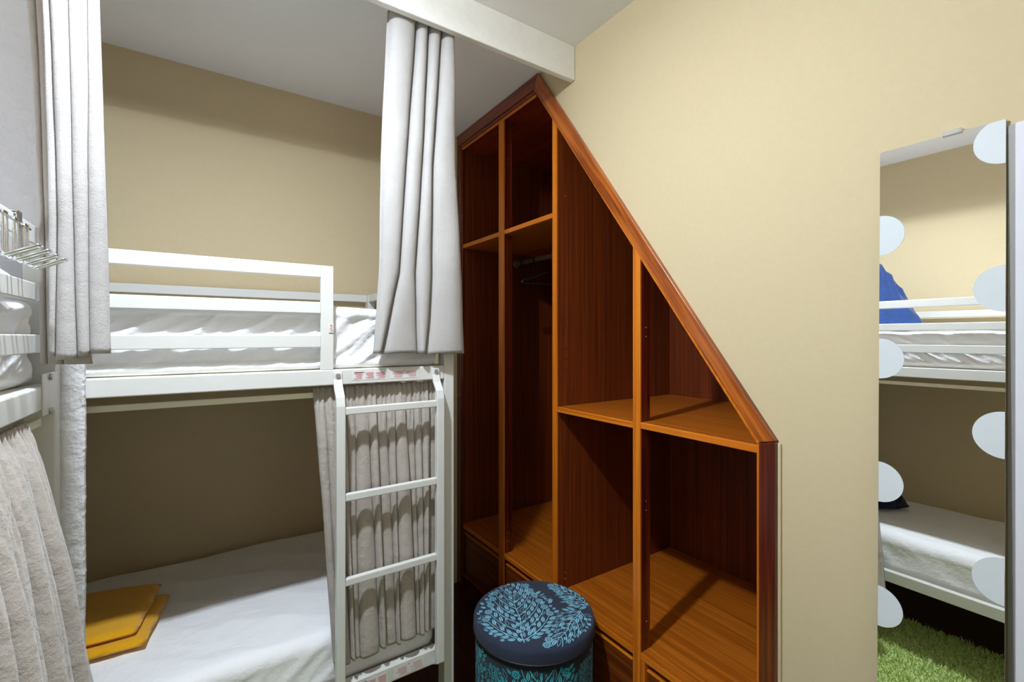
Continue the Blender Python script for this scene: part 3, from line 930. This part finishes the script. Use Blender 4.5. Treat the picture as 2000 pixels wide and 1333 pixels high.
def motif(base, ang, H, W, rn, occ, inside, scale=1.0, tries=2600):
    """dense leafy plant motif: stem, fanned branches, then leaves and flowers packed without touching"""
    out = []
    base = Vector(base); ax = Vector((math.cos(ang), math.sin(ang))); sd = Vector((-ax.y, ax.x))
    def cells(poly_pts):
        return {(round(q.x / CELL), round(q.y / CELL)) for q in poly_pts}
    def put(polys, samples, dil=1):
        if not all(inside(q) for pg in polys for q in pg): return False
        c = cells(samples)
        if any(k in occ for k in c): return False
        for (a, b_) in c:
            for da in range(-dil, dil + 1):
                for db in range(-dil, dil + 1): occ.add((a + da, b_ + db))
        out.extend(polys)
        return True
    def stem(pts, w_):
        pg = [q for q in strip(pts, w_) if all(inside(v_) for v_ in q)]
        out.extend(pg)
        for a, b_ in zip(pts, pts[1:]):
            for t in (0, .33, .66): 
                q = a.lerp(b_, t); occ.add((round(q.x / CELL), round(q.y / CELL)))
    half = lambda t: W * math.sin(PI * min(1, max(0, t)) ** 0.72) ** 0.8
    stem([base + ax * H * k / 20 + sd * 0.004 * math.sin(k * 0.7) for k in range(17)], 0.0009 * scale)
    br = []
    for k in range(7):
        for sg in (1, -1):
            pts = []
            p = base + ax * H * (0.03 + 0.115 * k); a = ang + sg * (1.05 - 0.05 * k)
            L = W * (1.15 - 0.06 * k)
            for q in range(15):
                pts.append(p.copy()); p = p + Vector((math.cos(a), math.sin(a))) * L / 14; a -= sg * 0.045
            stem(pts, 0.0009 * scale); br.append((pts, sg))
    def try_leaf(p, a, L, wd_):
        d = Vector((math.cos(a), math.sin(a))); n = Vector((-d.y, d.x))
        smp = []
        for t in (0.12, 0.26, 0.4, 0.54, 0.68, 0.82, 0.96):
            ww_ = math.sin(PI * t ** 0.8) * wd_
            smp += [p + d * L * t + n * ww_ * g for g in (-0.95, -0.35, 0.35, 0.95)]
        return put(leaf(p, a, L, wd_, open_=rn.random() < 0.22), smp)
    for pts, sg in br:
        tip = pts[-1] + (pts[-1] - pts[-2]).normalized() * 0.009 * scale
        r_ = 0.0095 * scale
        put(flower(tip, r_), [tip + Vector((math.cos(k), math.sin(k))) * r_ * g for k in range(7) for g in (0.4, 0.9)])
    for pts, sg in br:
        for k in range(2, 14):
            a = math.atan2(pts[k].y - pts[k - 1].y, pts[k].x - pts[k - 1].x)
            for s2 in (1, -1):
                q = pts[k] + Vector((math.cos(a + s2 * 1.2), math.sin(a + s2 * 1.2))) * 0.0042 * scale
                try_leaf(q, a + s2 * 0.5, (0.017 + 0.006 * rn.random()) * scale, 0.0036 * scale)
    for _ in range(tries):
        t = rn.random(); u = rn.uniform(-1, 1)
        p = base + ax * H * t + sd * half(t) * u
        a = ang - 0 + (0.95 - 0.5 * t) * u * 1.1 + rn.uniform(-0.35, 0.35)
        k = rn.random()
        if k < 0.06:
            r_ = rn.uniform(0.006, 0.009) * scale
            put(flower(p, r_), [p + Vector((math.cos(q), math.sin(q))) * r_ * g for q in range(7) for g in (0.0, 0.5, 0.95)])
        else:
            try_leaf(p, a, rn.choice([0.020, 0.015, 0.010]) * scale, rn.choice([0.0036, 0.003, 0.0022]) * scale)
    return out

# body
def revolve(bm, prof, cx, cy, seg=96, mat=0):
    rings = []
    for r_, z in prof:
        rings.append([bm.verts.new((cx + r_ * math.cos(2 * PI * k / seg), cy + r_ * math.sin(2 * PI * k / seg), z)) for k in range(seg)])
    for a, c in zip(rings, rings[1:]):
        for k in range(seg):
            f = bm.faces.new((a[k], a[(k + 1) % seg], c[(k + 1) % seg], c[k])); f.smooth = True; f.material_index = mat
    bm.faces.new(list(reversed(rings[0]))).material_index = mat
    bm.faces.new(rings[-1]).material_index = mat
bm = bmesh.new()
RB = PR - 0.006
revolve(bm, [(RB - 0.006, 0.0), (RB, 0.01), (RB, 0.362), (RB - 0.006, 0.368)], PC.x, PC.y)
rn = random.Random(3)
view = math.atan2(-PC.y, -PC.x)          # side that faces the room
occ = set()
NT = 4
circ = 2 * PI * RB
polys = []
for k in range(NT):
    polys += motif((circ * k / NT, 0.05), PI / 2, 0.42, 0.14, rn, occ, lambda q: 0.012 < q.y < 0.357, 1.75, 3600)
    polys += motif((circ * (k + 0.5) / NT, 0.335), -PI / 2, 0.16, 0.035, rn, occ, lambda q: 0.012 < q.y < 0.357, 0.9, 500)
for pg in polys:
    vs = []
    for q in pg:
        an = view + 0.12 + q.x / RB
        vs.append((PC.x + (RB + 0.0006) * math.cos(an), PC.y + (RB + 0.0006) * math.sin(an), q.y))
    try: bm.faces.new([bm.verts.new(v_) for v_ in vs]).material_index = 1
    except ValueError: pass
obj('body', bm, ['body_weave', 'motif_side'], pf)
bm = bmesh.new()
dome = lambda r_: PT - 0.006 * (r_ / PR) ** 2 if r_ < PR - 0.012 else PT
prof = [(PR - 0.012, 0.369), (PR + 0.001, 0.371), (PR + 0.002, 0.376), (PR + 0.001, 0.404), (PR - 0.0015, 0.4115), (PR - 0.006, 0.4145)]
for k in range(1, 9):
    r_ = (PR - 0.006) * (1 - k / 8.5)
    prof.append((r_, PT - 0.0055 * (r_ / PR) ** 2))
revolve(bm, prof, PC.x, PC.y)
fw = Vector((0.555, 0.832)); rt = Vector((0.832, -0.555))
fa = math.atan2(fw.y, fw.x)
def top_pt(r_, f_): return rt * r_ + fw * f_
mot = []
occ = set()
inn = lambda q: q.length < PR - 0.006
def span(a, b_):
    d = b_ - a
    return a, math.atan2(d.y, d.x), d.length
for a, b_, W_, n_ in ((top_pt(-0.038, -0.172), top_pt(-0.085, 0.185), 0.135, 4200), (top_pt(0.165, 0.0), top_pt(0.050, -0.20), 0.062, 1500), (top_pt(0.205, 0.03), top_pt(0.085, 0.18), 0.048, 1000)):
    p_, a_, H_ = span(a, b_)
    mot += motif(p_, a_, H_, W_, rn, occ, inn, 1.7, n_)
for pg in mot:
    vs = [(PC.x + q.x, PC.y + q.y, PT - 0.0055 * (q.length / PR) ** 2 + 0.0012) for q in pg]
    try: bm.faces.new([bm.verts.new(v_) for v_ in vs]).material_index = 1
    except ValueError: pass
obj('lid', bm, ['navy_weave', 'motif'], pf)
bm = bmesh.new()
tube(bm, [(PC.x + (PR + 0.0005) * math.cos(2 * PI * k / 96), PC.y + (PR + 0.0005) * math.sin(2 * PI * k / 96), 0.372) for k in range(97)], 0.003, 8)
obj('piping', bm, 'black', pf, smooth=True)

# ------------------------------------------------------------------ mirror
TILT = math.radians(0.8)
MY0, MY1, MH0, MH1 = 0.195, 0.380, -0.95, 0.390
mr = thing('wall_mirror', (RW, (MY0 + MY1) / 2, EYE + MH0), 'tall frameless mirror with frosted half dots along both edges', 'mirror')
def on_mirror(y, h, off):
    # the foot stands a little further off the wall than the top
    return (RW - 0.004 - (MH1 - h) * math.tan(TILT) - off, y, EYE + h)
bm = bmesh.new()
vs = [bm.verts.new(on_mirror(y, h, o_)) for o_ in (0.0, 0.004) for y, h in ((MY0, MH0), (MY1, MH0), (MY1, MH1), (MY0, MH1))]
for f, mi in (((4, 5, 6, 7), 0), ((0, 3, 2, 1), 1), ((0, 1, 5, 4), 1), ((1, 2, 6, 5), 1), ((2, 3, 7, 6), 1), ((3, 0, 4, 7), 1)):
    bm.faces.new([vs[i] for i in f]).material_index = mi
bmesh.ops.recalc_face_normals(bm, faces=bm.faces)
obj('glass', bm, ['mirror', 'grey'], mr)
def dot(yc, hc, sgn):
    bm = bmesh.new(); pts = []
    n = 40
    for k in range(n + 1):
        a = -PI / 2 + PI * k / n
        y, h = yc + sgn * 0.042 * math.cos(a), hc + 0.042 * math.sin(a)
        pts.append(on_mirror(y, min(h, MH1 - 0.0005), 0.0046))
    bm.faces.new([bm.verts.new(p) for p in pts])
    bmesh.ops.recalc_face_normals(bm, faces=bm.faces)
    o = obj('frosted_dot', bm, 'frost', mr)
for h in (0.213, -0.046, -0.305, -0.565, -0.825): dot(MY1 - 0.0004, h, -1)
for h in (0.353, 0.087, -0.176, -0.437, -0.70): dot(MY0 + 0.0004, h, 1)
bm = bmesh.new()
bx(bm, RW - 0.012, RW - 0.001, 0.252, 0.280, EYE + 0.386, EYE + 0.396)
obj('clip', bm, 'chrome', mr, bevel=0.001)

# white cabinet at the right edge
cb = thing('cabinet', (RW, -0.12, 0), 'white cabinet edge at the far right beside the mirror', 'cabinet')
box('body', RW - 0.012, RW - 0.001, -0.40, 0.184, FL, 0.378, 'cabinet', cb, 0.003)
box('edge_strip', RW - 0.004, RW - 0.001, 0.184, 0.194, FL, 0.378, 'grey', cb)

# ------------------------------------------------------------------ shag rug
RX0, RX1, RY0, RY1 = -0.62, 0.60, -0.62, 1.22
rg = np.random.default_rng(4)
n = 52000
bxs = rg.uniform(RX0, RX1, n); bys = rg.uniform(RY0, RY1, n)
hgt = rg.uniform(0.018, 0.032, n); dx = rg.normal(0, 0.011, n); dy = rg.normal(0, 0.011, n)
an = rg.uniform(0, PI, n); ww = 0.0022
v0 = np.stack([bxs - ww * np.cos(an), bys - ww * np.sin(an), np.full(n, 0.006)], 1)
v1 = np.stack([bxs + ww * np.cos(an), bys + ww * np.sin(an), np.full(n, 0.006)], 1)
v2 = np.stack([bxs + ww * np.cos(an) + dx * .5, bys + ww * np.sin(an) + dy * .5, hgt * .7], 1)
v3 = np.stack([bxs - ww * np.cos(an) + dx * .5, bys - ww * np.sin(an) + dy * .5, hgt * .7], 1)
v4 = np.stack([bxs + dx, bys + dy, hgt], 1)
base = np.array([[RX0, RY0, 0.001], [RX1, RY0, 0.001], [RX1, RY1, 0.001], [RX0, RY1, 0.001], [RX0, RY0, 0.008], [RX1, RY0, 0.008], [RX1, RY1, 0.008], [RX0, RY1, 0.008]])
vv = np.concatenate([base] + [np.stack([v0, v1, v2, v3, v4], 1).reshape(-1, 3)])
faces = [(0, 3, 2, 1), (4, 5, 6, 7), (0, 1, 5, 4), (1, 2, 6, 5), (2, 3, 7, 6), (3, 0, 4, 7)]
ar_ = 8 + 5 * np.arange(n)
faces += list(map(tuple, np.stack([ar_, ar_ + 1, ar_ + 2, ar_ + 3], 1).tolist()))
faces += list(map(tuple, np.stack([ar_ + 3, ar_ + 2, ar_ + 4], 1).tolist()))
me = bpy.data.meshes.new('shag_rug')
me.from_pydata(vv.tolist(), [], faces)
tag(finish('shag_rug', me, 'shag'), 'lime green shag rug on the floor by the lower bunk in the mirror', 'rug')
